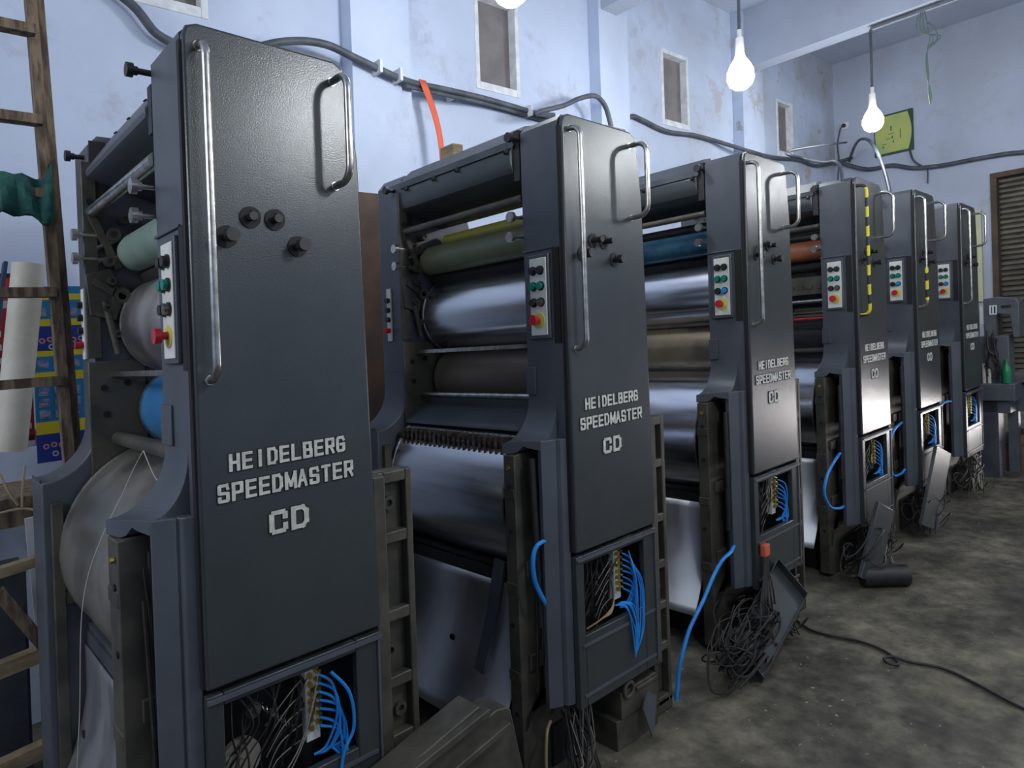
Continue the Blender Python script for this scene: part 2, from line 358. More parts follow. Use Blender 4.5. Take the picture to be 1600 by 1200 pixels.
# ------------------------------------------------------------------ lettering
GL = {'H': [((0,0),(0,1)), ((1,0),(1,1)), ((0,.5),(1,.5))], 'E': [((0,0),(0,1)), ((0,0),(1,0)), ((0,.5),(.92,.5)), ((0,1),(1,1))],
 'I': [((.5,0),(.5,1))], 'D': [((0,0),(0,1)), ((0,1),(.72,1)), ((.72,1),(1,.76)), ((1,.76),(1,.24)), ((1,.24),(.72,0)), ((.72,0),(0,0))],
 'L': [((0,1),(0,0)), ((0,0),(1,0))], 'B': [((0,0),(0,1)), ((0,1),(.88,1)), ((.92,.95),(.92,.55)), ((0,.5),(.9,.5)), ((1,.45),(1,.05)), ((0,0),(.95,0))],
 'R': [((0,0),(0,1)), ((0,1),(.95,1)), ((1,.95),(1,.5)), ((0,.45),(.95,.45)), ((.6,.45),(1,0))], 'P': [((0,0),(0,1)), ((0,1),(.95,1)), ((1,.95),(1,.48)), ((0,.43),(.95,.43))],
 'G': [((1,.82),(.85,1)), ((.85,1),(.15,1)), ((0,.85),(0,.15)), ((.15,0),(.85,0)), ((1,.1),(1,.48)), ((1,.48),(.55,.48))], 'C': [((1,.72),(1,.86)), ((.85,1),(.15,1)), ((0,.85),(0,.15)), ((.15,0),(.85,0)), ((1,.14),(1,.28))],
 'S': [((1,.8),(.9,1)), ((.9,1),(.1,1)), ((0,.92),(0,.58)), ((.08,.52),(.92,.48)), ((1,.42),(1,.08)), ((.9,0),(.1,0)), ((0,.06),(0,.2))],
 'M': [((0,0),(0,1)), ((0,1),(.5,.15)), ((.5,.15),(1,1)), ((1,1),(1,0))], 'A': [((0,0),(.45,1)), ((.55,1),(1,0)), ((.22,.35),(.78,.35))], 'T': [((0,1),(1,1)), ((.5,1),(.5,0))]}
def word(mb, txt, x0, x1, z, h, y, t, grow=0, d=.0012, wear=None):
    adv = (x1-x0)/len(txt); wl = adv*.84
    for i, ch in enumerate(txt):
        ox = x0 + adv*i; ww = wl*(1.15 if ch == 'M' else 1)-t; hh = h-t
        for (a, b) in GL[ch]:
            y2 = y-.00004*(GL[ch].index((a, b))+1); p = Vector((ox+t/2+a[0]*ww, y2, z+t/2+a[1]*hh)); q = Vector((ox+t/2+b[0]*ww, y2, z+t/2+b[1]*hh)); e = (q-p).normalized()*(t*.45+grow)
            tt = t*(1.0 if abs(p.x-q.x) < 1e-6 else .82)
            mb.obox((p+q)/2, (q+e-p+e)/2, Vector((0, d/2, 0)), ((q-p).normalized().cross(Vector((0, 1, 0))))*(tt/2+grow))

# ------------------------------------------------------------------ the printing units
def arc(cx, cz, r, a0, a1, n=8): return [(cx+r*math.cos(math.radians(a0+(a1-a0)*i/n)), cz+r*math.sin(math.radians(a0+(a1-a0)*i/n))) for i in range(n+1)]
def make_unit(i, loc, label, ink, blanket, plate, drum, lip_y=(.01, .17), post_y=.168, detail=2):
    u = thing('printing_press_unit', loc, label, 'printing press', 'row of grey printing press units')
    u['part_count_note'] = None; del u['part_count_note']
    zf = ZF - loc[2]
    top = 2.0
    # --- operator side housing: upper post, flared shoulder
    flare = arc(-.125, 1.11, .125, 0, -90, 10)
    prof = [(0, .93), (.40, .93), (.415, 1.2), (.40, 1.755), (.378, 1.965), (.35, top), (.02, top), (0, top-.02)]
    hb = MB().prism(prof, .004, post_y, 'y')
    secs = []
    for (yy, lx_, zl, zlow) in ((.043, -.080, .985, .955), (.085, -.094, .984, .962), (.100, -.100, .983, .968), (.118, -.107, .982, .950), (.135, -.114, .981, .944), (post_y, -.127, .975, .944)):
        R_ = 1.115-zl; sec = [(lx_*(1-math.cos(math.radians(a))) - 0 + (0), 1.115-0) for a in ()]
        sec = [(.0, 1.115)] + [(lx_*(1-math.cos(math.radians(a))), 1.115-R_*math.sin(math.radians(a))) for a in range(10, 91, 10)] + [(lx_, zlow), (0, zlow)]
        secs.append([(x, yy, z) for (x, z) in sec])
    nS = len(secs[0]); vs_ = [p for q in secs for p in q]; fs_ = []
    for k in range(len(secs)-1):
        for j in range(nS): j2 = (j+1) % nS; fs_.append((k*nS+j, (k+1)*nS+j, (k+1)*nS+j2, k*nS+j2))
    fs_ += [tuple(range(nS)), tuple(range((len(secs)-1)*nS, len(secs)*nS))[::-1]]
    hb.add(vs_, fs_)
    hb.build('operator_side_housing', 'paint2', u, bevel=.004)
    # lower skin and the casting behind it, recess between
    cvp = [(-.080, .043), (-.036, .022), (-.032, .028), (-.026, .012), (-.004, .004), (.0, .004), (.0, .034), (-.02, .044), (-.074, .064)]
    MB().prism(cvp, .15, .985, 'z').build('corner_cover', 'paint2', u, bevel=.003)
    c = MB(); c.prism([(-.125, .94), (-.125, zf+.02), (-.06, zf), (.40, zf), (.40, .944), (-.10, .944)], .118, post_y, 'y')
    for z0 in (.80, .50, .22): c.box(-.127, -.121, .122, post_y+.004, z0, z0+.035)
    c.box(-.09, .38, .108, .118, .55, .60); c.box(-.09, .38, .108, .118, .25, .30)
    c.build('side_casting', 'cast', u, bevel=.004)
    MB().cyl((-.127, .14, .90), (-.135, .14, .90), .007, 10).build('brass_plug', 'brass', u)
    for (zz, yy) in ((.84, .145), (.70, .142), (.40, .146), (.12, .14)):
        MB().cyl((-.1245, yy, zz), (-.1285, yy, zz), .008, 10).build('bolt_hole', 'hole', u)
    # door panel on the operator face
    door = [(.0, .625)] + [(.0, 1.97)] + [(.008, 1.99), (.03, top-.002)] + [(.345, top-.015), (.368, top-.03), (.380, top-.06), (.402, 1.755), (.42, .625)]
    dr = MB().prism(door, -.018, .0, 'y').build('door_panel', 'paint', u, bevel=.006)
    MB().box(-.006, .0, -.010, .004, .63, 1.96).build('door_seal', 'hole', u)
    b = MB()
    for (txt, x0, x1, z, h, t) in (('HEIDELBERG', .062, .342, 1.066, .038, .0074), ('SPEEDMASTER', .036, .362, 1.004, .040, .0076), ('CD', .145, .247, .912, .053, .0115)):
        b = MB(); word(b, txt, x0+.0006, x1+.0006, z-.0006, h, -.0186, t, .0022, .0012)
        if detail > 0: b.build('lettering_backing', 'hole', dr)
        wt = MB(); word(wt, txt, x0, x1, z, h, -.0204, t, 0, .0014); lt = wt.build('lettering', 'letter', dr); lt['label'] = 'white block lettering'
    # long grab handle and short side handle
    yb = -.062
    def handle(name, x, z0, z1, yb, r, m, rb=.034):
        h = MB(); A9 = [math.radians(15*k) for k in range(7)]
        pts = [(x, -.016, z1)] + [(x, yb+rb-rb*math.sin(a), z1-rb+rb*math.cos(a)) for a in A9] + [(x, yb+rb-rb*math.cos(a), z0+rb-rb*math.sin(a)) for a in A9] + [(x, -.016, z0)]
        h.tube(pts, r, 12, 1); h.cyl((x, -.0185, z1), (x, -.020, z1), r*1.25, 14); h.cyl((x, -.0185, z0), (x, -.020, z0), r*1.25, 14)
        return h.build(name, m, dr)
    o = handle('long_handle', .030, 1.262, 1.950, yb, .0085, 'tape' if i == 3 else 'rail')
    if i == 3: o['label'] = 'handle wrapped in yellow and black tape'
    if i == 4: 
        q = MB().cyl((.030, yb, 1.30), (.030, yb, 1.50), .0098, 12).build('tape_wrap', 'tape', dr); q['label'] = 'yellow and black tape near the handle end'
    handle('side_handle', .338, 1.690, 1.935, -.088, .0085, 'rail', .036)
    # adjusting shafts through the door
    for k, (x, z) in enumerate(((.075, 1.560), (.128, 1.604), (.184, 1.602), (.236, 1.545))):
        ln = .040 if k in (0, 3) else (.022 if i == 0 else .04)
        a = MB(); a.ring((x, -.0185, z), (0, -1, 0), .014, .0235, .003, 28); a.cyl((x, -.018, z), (x, -.0195, z), .023, 28); a.build('shaft_port', 'hole', dr)
        a = MB(); a.cyl((x, -.018, z), (x, -.018-ln*.6, z), .0085, 14); a.cyl((x, -.018-ln*.55, z), (x, -.018-ln, z), .0145 if k in (0, 3) else .0095, 16)
        a.build('adjusting_shaft', 'black', dr)
    # lower panel with its open wiring bay
    bx0, bx1, bz0, bz1 = .035, .350, .358, .585
    ring = MB(); ring.box(0, bx0, -.016, .006, .135, .612); ring.box(bx1, .42, -.016, .006, .135, .612); ring.box(bx0, bx1, -.016, .006, bz1, .612); ring.box(bx0, bx1, -.016, .006, .135, bz0)
    lp = ring.build('lower_panel', 'paint', u, bevel=.003)
    rr = MB(); rr.box(.02, .40, -.021, -.016, .325, .333); rr.box(.02, .40, -.021, -.016, .168, .176); rr.box(.408, .414, -.021, -.016, .15, .60); rr.box(0, .42, -.024, -.016, .598, .606)
    rr.build('panel_rib', 'paint2', lp)
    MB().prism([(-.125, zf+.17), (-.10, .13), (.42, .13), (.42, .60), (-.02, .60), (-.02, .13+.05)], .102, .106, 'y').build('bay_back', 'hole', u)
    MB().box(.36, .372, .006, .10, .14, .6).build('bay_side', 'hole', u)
    wb = MB()
    for k in range(18 if detail else 8):
        xa = rnd.uniform(.05, .22); wb.tube([(xa+rnd.uniform(0, .12), rnd.uniform(.03, .08), .585), (xa+rnd.uniform(-.02, .06), rnd.uniform(.01, .06), .50), (xa+rnd.uniform(-.04, .04), rnd.uniform(.01, .07), .42), (xa-rnd.uniform(0, .05), rnd.uniform(.03, .08), .36)], rnd.uniform(.0016, .0035), 6, 5)
    wi = wb.build('wiring', 'wire', lp); wi['kind'] = 'stuff'
    wb = MB()
    for k in range(5): 
        z = .55-.035*k; wb.tube([(.245, .04, z), (.20-.01*k, .02, z-.012), (.14, .03, z-.07)], .0014, 6, 5)
    wi = wb.build('pale_wiring', 'wirew', lp); wi['kind'] = 'stuff'
    vb = MB().box(.238, .272, .028, .05, .40, .575); 
    v = vb.build('valve_block', 'white' if i in (0, 1, 2) else 'steel', lp)
    fb = MB()
    for k in range(7):
        z = .555-.02*k; fb.cyl((.250, .03, z), (.244, .012, z), .0062, 8); fb.cyl((.263, .03, z+.006), (.268, .014, z+.004), .0055, 8)
    fb.build('hose_fittings', 'brass', v)
    for k in range(7):
        z = .555-.02*k; e = rnd.uniform(-.012, .012)
        MB().tube([(.264, .012, z), (.305+e, .0, z-.03), (.312+e, -.004, z-.10), (.29+e, .01, max(.375, z-.17)), (.262+e, .02, .37)], .0032, 7, 6).build('air_hose', 'hose', lp)
    # control panel on the leading face
    cp = MB().box(-.010, .0, .052, .145, 1.300, 1.572).build('panel_housing', 'paint2', u, bevel=.003)
    pn = MB().box(-.014, -.010, .060, .132, 1.312, 1.560).build('control_panel', 'white', u, bevel=.003); pn['label'] = 'white push-button panel'
    rows = [(1.520, 'black', 'black'), (1.470, 'teal', 'teal'), (1.418, 'black', 'blueb' if i in (2, 4, 5) else 'grip')]
    for (z, ca, cb) in rows:
        for (y, cm) in ((.114, ca), (.082, cb)):
            MB().cyl((-.014, y, z), (-.019, y, z), .0150, 16).build('button_collar', 'black', pn)
            MB().cyl((-.019, y, z), (-.028, y, z), .0115, 16).build('push_button', cm, pn)
    MB().cyl((-.014, .095, 1.360), (-.016, .095, 1.360), .025, 20).build('yellow_disc', 'ybut', pn)
    MB().cyl((-.015, .098, 1.362), (-.036, .098, 1.362), .0085, 14).cyl((-.030, .098, 1.362), (-.044, .098, 1.362), .0165, 18).build('stop_button', 'red', pn)
    MB().box(-.004, .001, .012, .040, 1.285, 1.585).build('cover_slot', 'hole', u)
    MB().box(-.006, .0, .035, post_y+.004, 1.585, 1.592).build('cover_seam', 'paint2', u, bevel=.002)
    MB().box(-.006, .0, .13, post_y+.004, 1.12, 1.21).build('latch_plate', 'paint2', u, bevel=.002)
    # far (drive side) housing
    yf0, yf1 = .868, 1.035
    flf = arc(-.150, 1.13, .150, 0, -90, 10)
    prof = [(0, 1.14)] + flf[1:] + [(-.15, zf), (.50, zf), (.50, .98), (.40, 1.1), (.40, 1.70), (.30, top+.005), (.03, top+.005), (0, top-.03)]
    MB().prism(prof, yf0, yf1, 'y').build('drive_side_housing', 'paint2', u, bevel=.006)
    fc = MB(); fc.box(-.02, .02, yf0-.014, yf0, 1.33, 1.92); fc.box(-.02, .14, yf0-.016, yf0-.002, .98, 1.32); fc.box(.02, .42, yf0-.012, yf0, .2, 1.30); fc.box(-.10, .0, yf0-.018, yf0, .62, .66); fc.box(-.13, -.10, yf0-.022, yf0, .1, .92)
    fc.prism([(-.02, 1.58), (.05, 1.60), (.09, 1.52), (.06, 1.44), (-.01, 1.46)], yf0-.022, yf0-.002, 'y')
    fc.build('drive_side_casting', 'cast', u, bevel=.003)
    bc = MB()
    for (x, z, r) in ((.06, 1.70, .022), (.045, 1.62, .017), (.05, 1.56, .014), (.075, 1.515, .026), (.035, 1.48, .012), (.06, 1.40, .013), (.09, 1.75, .016)):
        bc.cyl((x, yf0-.004, z), (x, yf0-.034, z), r, 18); bc.ring((x, yf0-.034, z), (0, -1, 0), r*.45, r*.85, .006)
    bc.cyl((.015, yf0-.018, 1.62), (.10, yf0-.03, 1.64), .008, 10); bc.cyl((.015, yf0-.018, 1.66), (.10, yf0-.03, 1.70), .007, 10); bc.cyl((.03, yf0-.02, 1.50), (.06, yf0-.03, 1.34), .010, 10)
    bc.beam((.0, yf0-.015, 1.76), (.07, yf0-.015, 1.60), .02, .03, (0, 1, 0)); bc.beam((.0, yf0-.02, 1.56), (.09, yf0-.02, 1.50), .02, .028, (0, 1, 0))
    bc.build('roller_bearings', 'cast', u)
    for (x, z) in ((.0, 1.80), (.02, 1.52), (.02, 1.24), (.085, 1.25), (.025, 1.16)):
        MB().cyl((x, yf0-.0145, z), (x, yf0-.0195, z), .010, 12).build('bolt_hole', 'hole', u)
    pf = MB().box(-.008, 0, .955, .985, 1.33, 1.55).build('side_control_strip', 'white', u, bevel=.002)
    for (z, cm) in ((1.50, 'black'), (1.46, 'black'), (1.42, 'black'), (1.375, 'red')):
        MB().cyl((-.008, .968, z), (-.022 if cm == 'black' else -.032, .968, z), .011, 12).build('push_button', cm, pf)
    MB().box(-.151, -.148, yf0+.01, yf1-.02, .98, .99).box(-.003, 0, yf0+.01, yf1-.02, 1.20, 1.206).build('housing_seam', 'paintd', u)
    # adjusting thumb screws either side
    for (y, z, yd) in ((post_y+.012, 1.705, 1), (post_y+.016, 1.64, 1), (post_y+.010, 1.965, 1), (yf0+.04, 1.945, -1), (yf0-.01, 1.70, -1), (yf0-.01, 1.63, -1)):
        dk = z > 1.9
        s = MB(); s.cyl((.03, y, z), (-.045, y, z), .0055 if not dk else .007, 10); s.cyl((-.036, y, z), (-.050, y, z), .0175 if not dk else .016, 18); s.cyl((-.026, y, z), (-.036, y, z), .010, 12)
        s.build('thumb_screw', 'rail' if not dk else 'black', u)
    # ink fountain
    ya, yb_ = post_y+.006, yf0-.006
    tp = [(.075, 2.012), (-.006, 1.895), (-.008, 1.885), (-.004, 1.874), (.010, 1.866), (.22, 1.800), (.30, 1.81), (.30, 1.99), (.12, 2.015)] if i == 0 else [(.05, 1.995), (.0, 1.955), (-.012, 1.93), (-.010, 1.878), (-.002, 1.860), (.03, 1.838), (.20, 1.79), (.28, 1.82), (.28, 1.97), (.20, 1.995)]
    MB().prism(tp, ya+.03, yb_, 'y').build('ink_fountain', 'paint2' if i == 0 else 'paint', u, bevel=.004)
    if i:
        MB().prism([(-.012, 1.965), (-.014, 1.94), (.04, 2.000), (.10, 2.015), (.10, 2.03), (.05, 2.02)], ya+.02, yb_-.004, 'y').build('fountain_blade', 'paintd', u)
        for y in (.22, .48, .62, .80): MB().cyl((-.005, y, 1.945), (-.022, y, 1.925), .007, 10).build('fountain_clamp', 'black', u)
    else:
        for y in (.42, .58, .72): MB().cyl((.048, y, 1.975), (.0455, y, 1.978), .0055, 10).build('fountain_screw', 'hole', u)
    MB().box(.0, .05, ya, ya+.028, 1.83, 1.995 if i else 1.94).build('fountain_cheek', 'black', u)
    MB().box(.005, .05, yb_-.004, yb_+.003, 1.8, 1.985).build('fountain_cheek', 'black', u)
    def roller(name, x, z, r, m, ends=True, inset=0, lab=None, seg=40):
        rb = MB().cyl((x, ya+inset, z), (x, yb_-inset, z), r, seg)
        if ends: rb.cyl((x, ya, z), (x, ya+.02, z), r*.35, 12); rb.cyl((x, yb_-.02, z), (x, yb_, z), r*.35, 12)
        o = rb.build(name, m, u)
        if lab: o['label'] = lab
        return o
    roller('cross_rail', .005, 1.768, .014 if i else .017, 'rail' if i == 0 else 'cast')
    roller('ink_roller', .125, 1.65, .058, ink, inset=.02, lab={'grn0': 'pale green ink roller', 'grn1': 'olive green ink roller', 'cyan': 'blue-inked roller', 'rust': 'rust-orange ink roller'}.get(ink))
    roller('rider_roller', .21, 1.735, .028, {'grn1': 'yel', 'rust': 'black'}.get(ink, 'black'), inset=.03)
    roller('form_roller', .30, 1.59, .055, 'black', inset=.01)
    roller('distributor_roller', .33, 1.70, .045, 'paintd', inset=.01)
    roller('lower_form_roller', .16, 1.575 if i != 3 else 1.56, .030, 'hole', inset=.02)
    if plate:
        p = roller('plate_cylinder', .215, 1.425, .148, plate, inset=.03, seg=64)
        MB().ring((.215, yb_-.032, 1.425), (0, 1, 0), .12, .151, .014, 48).build('cylinder_bearer', 'rail', p)
    else:
        MB().cyl((.24, ya, 1.43), (.24, yb_, 1.43), .11, 32).build('plate_cylinder', 'black', u)
        q = MB(); q.box(.09, .12, ya, yb_, 1.40, 1.50); 
        for k in range(12): q.box(.082, .09, ya+.03+k*.052, ya+.06+k*.052, 1.43, 1.45)
        q.build('plate_clamp_bar', 'cast', u)
        roller('clamp_rail', .07, 1.36, .010, 'rail'); roller('red_rail', .05, 1.262, .009, 'red')
    MB().box(.04, .06, ya, yb_, 1.272, 1.286).build('guard_rail', 'rail' if i in (0, 1) else 'cast', u)
    p = roller('blanket_cylinder', .225, 1.163, .112, blanket, inset=.045, seg=64, lab={'blue': 'blue blanket cylinder', 'brown': 'brown blanket cylinder', 'gold': 'tan blanket cylinder'}.get(blanket))
    MB().ring((.225, yb_-.046, 1.163), (0, 1, 0), .085, .118, .012, 48).ring((.225, yb_-.022, 1.163), (0, 1, 0), .085, .116, .006, 48).build('cylinder_bearer', 'rail', p)
    zc = .765
    d = roller('transfer_drum', .185, zc, .297, drum, inset=.02, seg=96)
    if detail > 0: MB().ring((.185, yb_-.022, zc), (0, 1, 0), .25, .300, .008, 64).build('drum_rim', 'rail', d); MB().ring((.185, ya+.012, zc), (0, 1, 0), .25, .300, .008, 64).build('drum_rim', 'rail', d)
    if i == 1:
        roller('lower_rail', .06, 1.105, .010, 'rail')
        MB().prism([(.12, 1.085), (.10, 1.075), (-.02, 1.005), (-.022, .998), (.16, 1.07)], ya+.005, yb_-.01, 'y').build('sheet_deflector', 'paint2', u)
        gb = MB().cyl((-.04, ya+.01, .952), (-.04, yb_-.01, .952), .019, 20).cyl((.01, ya+.01, .985), (.01, yb_-.01, .985), .012, 16).build('gripper_shaft', 'cast', u)
        for k in range(22):
            y = ya+.03+k*.0285
            MB().box(-.066, -.052, y, y+.012, .905, .975).box(-.066, -.01, y+.002, y+.010, .968, .982).cyl((-.058, y-.002, .955), (-.058, y+.014, .955), .009, 10).beam((-.06, y+.006, .91), (-.045, y+.006, .885), .010, .006).build('gripper_finger', 'grip', gb)
        MB().box(-.05, .02, ya+.002, yb_, .875, .90).build('gripper_guard', 'hole', u)
    else:
        roller('lower_rail', .055, 1.083, .020 if i == 0 else .012, 'cast')
    MB().box(-.045, -.025, ya, yb_, .535, .55).box(-.05, .0, ya, yb_, .44, .53).build('drum_guard_bar', 'black' if i else 'paintd', u)
    def gsh(a, b):
        z = .49-.46*b; x = -.055-.12*max(0, (b-.25)/.75)**1.7
        return (x, ya+.006+(yb_-ya-.012)*a, z)
    g = MB().grid(2, 16, gsh).build('sheet_guard', 'sheet', u, solid=.003)
    for (y, z) in ((.80, .25), (.52, .24)):
        b_ = (.49-z)/.46; x = gsh(0, b_)[0]; MB().cyl((x-.0005, y, z), (x-.004, y, z), .014, 16).build('guard_hole', 'hole', g)
    if i == 1:
        q = MB(); q.beam((-.09, .235, .58), (-.115, .25, .42), .05, .012, (1, 0, 0)); q.beam((-.115, .25, .42), (-.155, .285, .22), .045, .012, (1, 0, 0)); q.build('guard_strap', 'paintd', u)
    MB().box(-.02, .45, ya, yb_, .02, .20).build('cross_member', 'hole', u)
    # trailing side castings
    tc = MB(); x0, x1, y0, y1 = .425, .56, .03, .06
    tc.box(x0-.005, x0+.03, -.005, .10, .12, .985); tc.box(x0+.03, x1, y1, y1+.03, zf+.03, .985)
    tc.box(x0+.03, x0+.048, y0, y1, zf+.03, .985); tc.box(x1-.02, x1, y0, y1, zf+.03, .985)
    for z in (.955, .80, .60, .43, .28, .13, zf+.03): tc.box(x0+.048, x1-.02, y0, y1, z, z+.03)
    tc.box(x0-.02, x1, y0, .11, zf, zf+.05)
    tc.build('trailing_casting', 'cast', u, bevel=.004)
    for (x, z) in ((.50, .90), (.49, .52), (.515, .36), (.50, .22)): MB().ring((x, y1, z), (0, -1, 0), .009, .018, .012).build('casting_boss', 'cast', u)
    # plinth and levelling foot
    MB().box(-.03, .55, .20, 1.02, zf, .06).box(.0, .40, .11, .2, zf, .04).build('plinth', 'hole', u)
    ft = MB().box(.20, .43, .005, .11, zf, zf+.10); ft.box(.22, .42, .0, .11, zf+.10, zf+.19); ft.ring((.255, -.001, .10), (0, -1, 0), .018, .030, .010); ft.box(.30, .42, -.006, 0, .075, .088)
    ft.build('levelling_foot', 'cast', u, bevel=.004)
    return u, zf, dr, lp, ya, yb_

LOC = [(0, 0, -.024), (1.130, -.012, -.031), (2.293, .005, -.001), (3.431, -.012, .003), (4.395, -.004, .026), (5.467, .02, .028)]
SPEC = [
 ('nearest grey printing unit, largest at left, with pale green ink roller and blue cylinder', 'grn0', 'blue', 'plate', 'drum0', .20),
 ('second nearest printing unit, with olive green ink roller and a row of gripper fingers', 'grn1', 'brown', 'steel', 'steel', .168),
 ('third printing unit, blue-inked roller, its hinged lower cover hanging open over tangled wires', 'cyan', 'gold', 'steel', 'steel', .168),
 ('fourth printing unit, rust-orange roller and long handle striped yellow and black', 'rust', 'black', None, 'steel', .168),
 ('fifth printing unit, long handle taped yellow and black only near its lower end', 'black', 'brown', 'steel', 'steel', .168),
 ('farthest printing unit of the row, next to the delivery console', 'black', 'brown', 'steel', 'steel', .168)]
U = []
for i, (loc, sp) in enumerate(zip(LOC, SPEC)):
    U.append(make_unit(i, loc, sp[0], sp[1], sp[2], sp[3], sp[4], post_y=sp[5], detail=2 if i < 3 else (1 if i < 5 else 0)))

# unit specific parts --------------------------------------------------------
u0, u1, u2, u3, u4, u5 = [q[0] for q in U]
lp0 = U[0][3]
MB().ring((.085, .05, .425), (0, -1, 0), .028, .046, .014, 32).cyl((.085, .05, .425), (.085, .035, .425), .030, 24).cyl((.085, .04, .425), (.085, .025, .425), .008, 12).build('drive_pulley', 'wirew', lp0)
MB().cyl((.115, .05, .525), (.115, .03, .525), .018, 20).ring((.115, .03, .525), (0, -1, 0), .006, .014, .006).build('idler_pulley', 'cast', lp0)
sp = MB(); sp.tube([(.140+.0042*k*.5+.0, .04+.008*math.sin(k*1.57), .520-.0045*k*.5+.008*math.cos(k*1.57)) for k in range(34)], .0018, 6, 2); sp.build('coil_spring', 'rail', lp0)
for pts, r in (([(.13, -.004, .345), (.20, -.01, .42), (.255, .005, .52)], .0016), ([(.14, -.004, .33), (.21, -.012, .43), (.262, .005, .565)], .0014)):
    MB().tube(pts, r, 6, 8).build('loose_wire', 'wirew', lp0)
MB().tube([(.285, -.01, .56), (.325, -.022, .50), (.330, -.028, .42), (.30, -.024, .355), (.285, -.02, .20)], .004, 8, 8).build('air_hose', 'hose', lp0)
MB().tube([(.04, -.002, .40), (.07, -.012, .395), (.085, -.014, .34)], .004, 8, 6).build('air_hose', 'hose', lp0)
# bay of unit two: hoses spill over the sill
lp1 = U[1][3]
for k in range(5):
    e = k*.009
    g_ = lambda a: a+rnd.uniform(-.010, .010)
    MB().tube([(.20+e, .0, .40), (g_(.235+e), -.022, .385), (g_(.265+e*.6), -.026, .30), (.268+e*.3, -.028, .212+.006*k), (g_(.285+e), -.024-.002*k, .30), (g_(.302+e*.6), -.018, g_(.44)), (.285+e*.5, .0, .56-.012*k)], .0024, 8, 7).build('air_hose', 'hose', lp1)
for k in range(4):
    MB().tube([(.05+.006*k, -.005, .372), (.10+.004*k, -.024, .392), (.16, -.020, .408-.004*k), (.20, .0, .425)], .0024, 7, 6).build('bare_wire', 'wireb', lp1)
MB().tube([(-.055, .045, .675), (-.105, .05, .665), (-.124, .05, .62), (-.115, .05, .55), (-.07, .05, .47)], .0075, 10, 8).build('air_hose', 'hose', u1)
def bundle(u, name, m, n, starts, ends, r, kind=True, mids=.06):
    b_ = MB()
    for k in range(n):
        a = Vector([rnd.uniform(*q) for q in starts]); e = Vector([rnd.uniform(*q) for q in ends]); mid = (a+e)/2+Vector([rnd.uniform(-mids, mids) for _ in range(3)]); m2 = (a*.3+e*.7)+Vector([rnd.uniform(-mids, mids)*.7 for _ in range(3)])
        b_.tube([a, mid, m2, e], rnd.uniform(*r), 6, 6)
    o = b_.build(name, m, u)
    if kind: o['kind'] = 'stuff'
    return o
z1 = U[1][1]
bundle(u1, 'hanging_wiring', 'wire', 26, ((-.02, .08), (.0, .07), (.10, .15)), ((-.10, .06), (-.10, .03), (z1+.01, z1+.04)), (.0025, .005), mids=.025)
bundle(u1, 'pale_hanging_wiring', 'wirew', 6, ((-.02, .08), (.0, .05), (.10, .14)), ((-.10, .10), (-.12, .0), (z1+.01, z1+.05)), (.0012, .002), mids=.03)
MB().tube([(-.06, .06, .10), (-.10, .04, .08), (-.125, .02, -.02), (-.11, .0, -.09), (-.06, -.03, z1+.008)], .005, 8, 8).build('tan_cable', 'wireb', u1)
bundle(u1, 'recess_wiring', 'wire', 10, ((-.09, -.04), (.05, .09), (.80, .92)), ((-.09, -.03), (.05, .09), (.1, .3)), (.003, .007), mids=.02)
MB().cyl((-.09, .075, .93), (-.075, .07, .40), .011, 12).build('vertical_pipe', 'black', u1); MB().cyl((-.06, .06, .92), (-.05, .06, .30), .012, 12).build('vertical_pipe', 'black', u1)
MB().prism([(.30, .02), (.325, .075), (.375, .04), (.36, -.06), (.345, -.09)], -.030, -.024, 'y').build('loose_tag', 'paint2', u1)
# unit one recess
MB().tube([(-.05, .055, .93), (-.065, .05, .75), (-.055, .055, .50), (-.07, .06, .25)], .012, 10, 8).build('loose_belt', 'brown', u0)
bundle(u0, 'recess_wiring', 'wire', 6, ((-.09, -.04), (.05, .09), (.80, .92)), ((-.09, -.03), (.05, .09), (.1, .3)), (.003, .006), mids=.02)
MB().prism([(-.12, .42), (-.07, .44), (-.055, .40), (-.085, .30), (-.12, .28)], .085, .116, 'y').build('linkage_bracket', 'cast', u0)
# threads hanging on unit one
MB().tube([(-.02, .30, 1.10), (-.05, .34, 1.02), (-.14, .36, .80), (-.165, .35, .5), (-.19, .35, .18), (-.20, .35, 0)], .0012, 5, 10).build('loose_thread', 'thread', u0)
MB().tube([(-.02, .30, 1.10), (-.01, .25, 1.04), (.0, .21, 1.02)], .0014, 5, 6).build('loose_thread', 'thread', u0)
